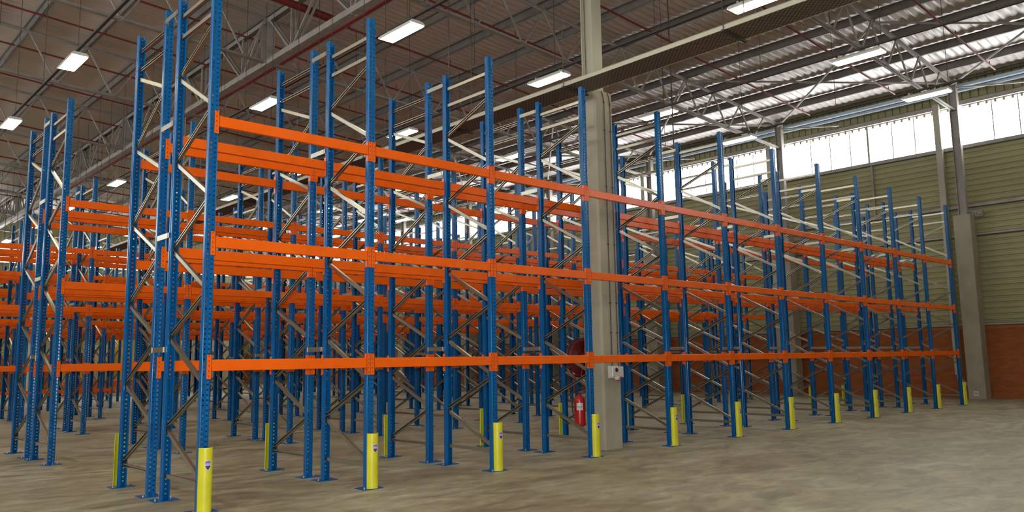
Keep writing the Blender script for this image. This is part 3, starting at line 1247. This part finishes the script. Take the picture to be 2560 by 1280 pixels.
loads = [(17.2, 40.5, 1.1, 3.0, CARTON, 'tall pale wrapped pallet load rightmost at the far end'),
         (15.7, 41.0, 1.0, 3.1, CARTON, 'tall pale pallet load second from the right at the far end'),
         (14.1, 41.2, 1.1, 2.9, CARTON, 'tall pale pallet load third from the right at the far end'),
         (12.2, 41.0, 1.2, 3.0, AMBER, 'tall amber wrapped pallet load between pale loads at the far end'),
         (10.6, 41.5, 1.0, 2.6, CARTON, 'pale pallet load left of the amber load at the far end')]
for x, y, w_, h, m, lab in loads:
    pallet_load(x, y, w_, 1.1, h, m, lab)
# bundle of spare red-orange beams on the floor
t = thing('beam_bundle', 'low stack of spare orange beams on the floor beyond the racks', 'beams', (11.2, 37.8, 0))
for r in range(4):
    b = MB()
    b.box(-3.2, 3.2, -0.3, 0.3, 0.12 + r * 0.17, 0.26 + r * 0.17)
    put('spare_beam', b.mesh('spare_beam', ORANGE), t)
b = MB()
for x in (-2.4, 0, 2.4):
    b.box(x - 0.06, x + 0.06, -0.4, 0.4, 0, 0.12)
b.box(-3.1, 3.1, -0.28, 0.28, 0.78, 0.80)
put('timber_bearers', b.mesh('timber_bearers', CARTON), t)
# yellow reach truck
t = thing('reach_truck', 'yellow lift truck parked at the far left beyond the racks', 'lift truck', (8.9, 40.6, 0), 0.0)
b = MB()
b.box(-0.55, 0.55, -0.9, 0.9, 0.25, 1.25)
b.box(-0.5, 0.5, -0.9, -0.3, 1.25, 1.5)
put('chassis', b.mesh('chassis', AMBER), t)
b = MB()
for sx in (-0.45, 0.45):
    b.box(sx - 0.06, sx + 0.06, 0.95, 1.15, 0.1, 3.2)
for z in (0.5, 1.6, 2.6, 3.1):
    b.box(-0.45, 0.45, 1.0, 1.08, z, z + 0.12)
put('mast', b.mesh('mast', AMBER), t)
b = MB()
for sx in (-0.5, 0.5):
    for sy in (-0.8, 0.5):
        b.bar((sx, sy, 1.25), (sx, sy, 2.2), 0.06, 0.06)
b.box(-0.55, 0.55, -0.85, 0.55, 2.2, 2.26)
put('overhead_guard', b.mesh('overhead_guard', BLACK), t)
b = MB()
b.box(-0.25, 0.25, -0.25, 0.25, 1.25, 1.4)
b.box(-0.25, 0.25, -0.3, -0.2, 1.4, 1.95)
put('seat', b.mesh('seat', BLACK), t)
for sx in (-0.5, 0.5):
    for sy in (-0.6, 0.7):
        b = MB()
        b.lathe([(0.0, -0.1), (0.22, -0.1), (0.25, -0.07), (0.25, 0.07), (0.22, 0.1), (0.0, 0.1)], (sx, sy, 0.25), 'x', 18)
        put('wheel', b.mesh('wheel', TYRE), t)
for sx in (-0.28, 0.28):
    put('fork', MB().box(sx - 0.06, sx + 0.06, 1.15, 2.3, 0.08, 0.13).mesh('fork', BLACK), t)

# ------------------------------------------------------------------ world: ambient fill added through the side left open behind the camera
wd = bpy.data.worlds.new('World')
scene.world = wd
wd.use_nodes = True
wd.node_tree.nodes['Background'].inputs[0].default_value = (1.0, 0.97, 0.82, 1)
wd.node_tree.nodes['Background'].inputs[1].default_value = 0.16

# ------------------------------------------------------------------ camera
cam = bpy.data.cameras.new('camera')
cam.sensor_width = 36.0
cam.lens = 2005.7033 / 2560 * 36.0
cam.clip_end = 300
co = bpy.data.objects.new('camera', cam)
COL.objects.link(co)
r = (0.73229172, -0.68079135, -0.01649129)
u = (-0.07598964, -0.10575552, 0.99148441)
f = (0.67673806, 0.72480266, 0.12917698)
M = Matrix(((r[0], u[0], -f[0], -3.39573565), (r[1], u[1], -f[1], -8.3102562), (r[2], u[2], -f[2], 1.47331445), (0, 0, 0, 1)))
co.matrix_world = M
# the photographer's on-camera flash
fl = bpy.data.lights.new('camera_flash', 'POINT')
fl.energy = 1600.0
fl.color = (0.95, 0.97, 1.0)
fl.shadow_soft_size = 0.04
fo = bpy.data.objects.new('camera_flash', fl)
COL.objects.link(fo)
fo.location = (-3.3957, -8.3103, 1.60)
scene.camera = co
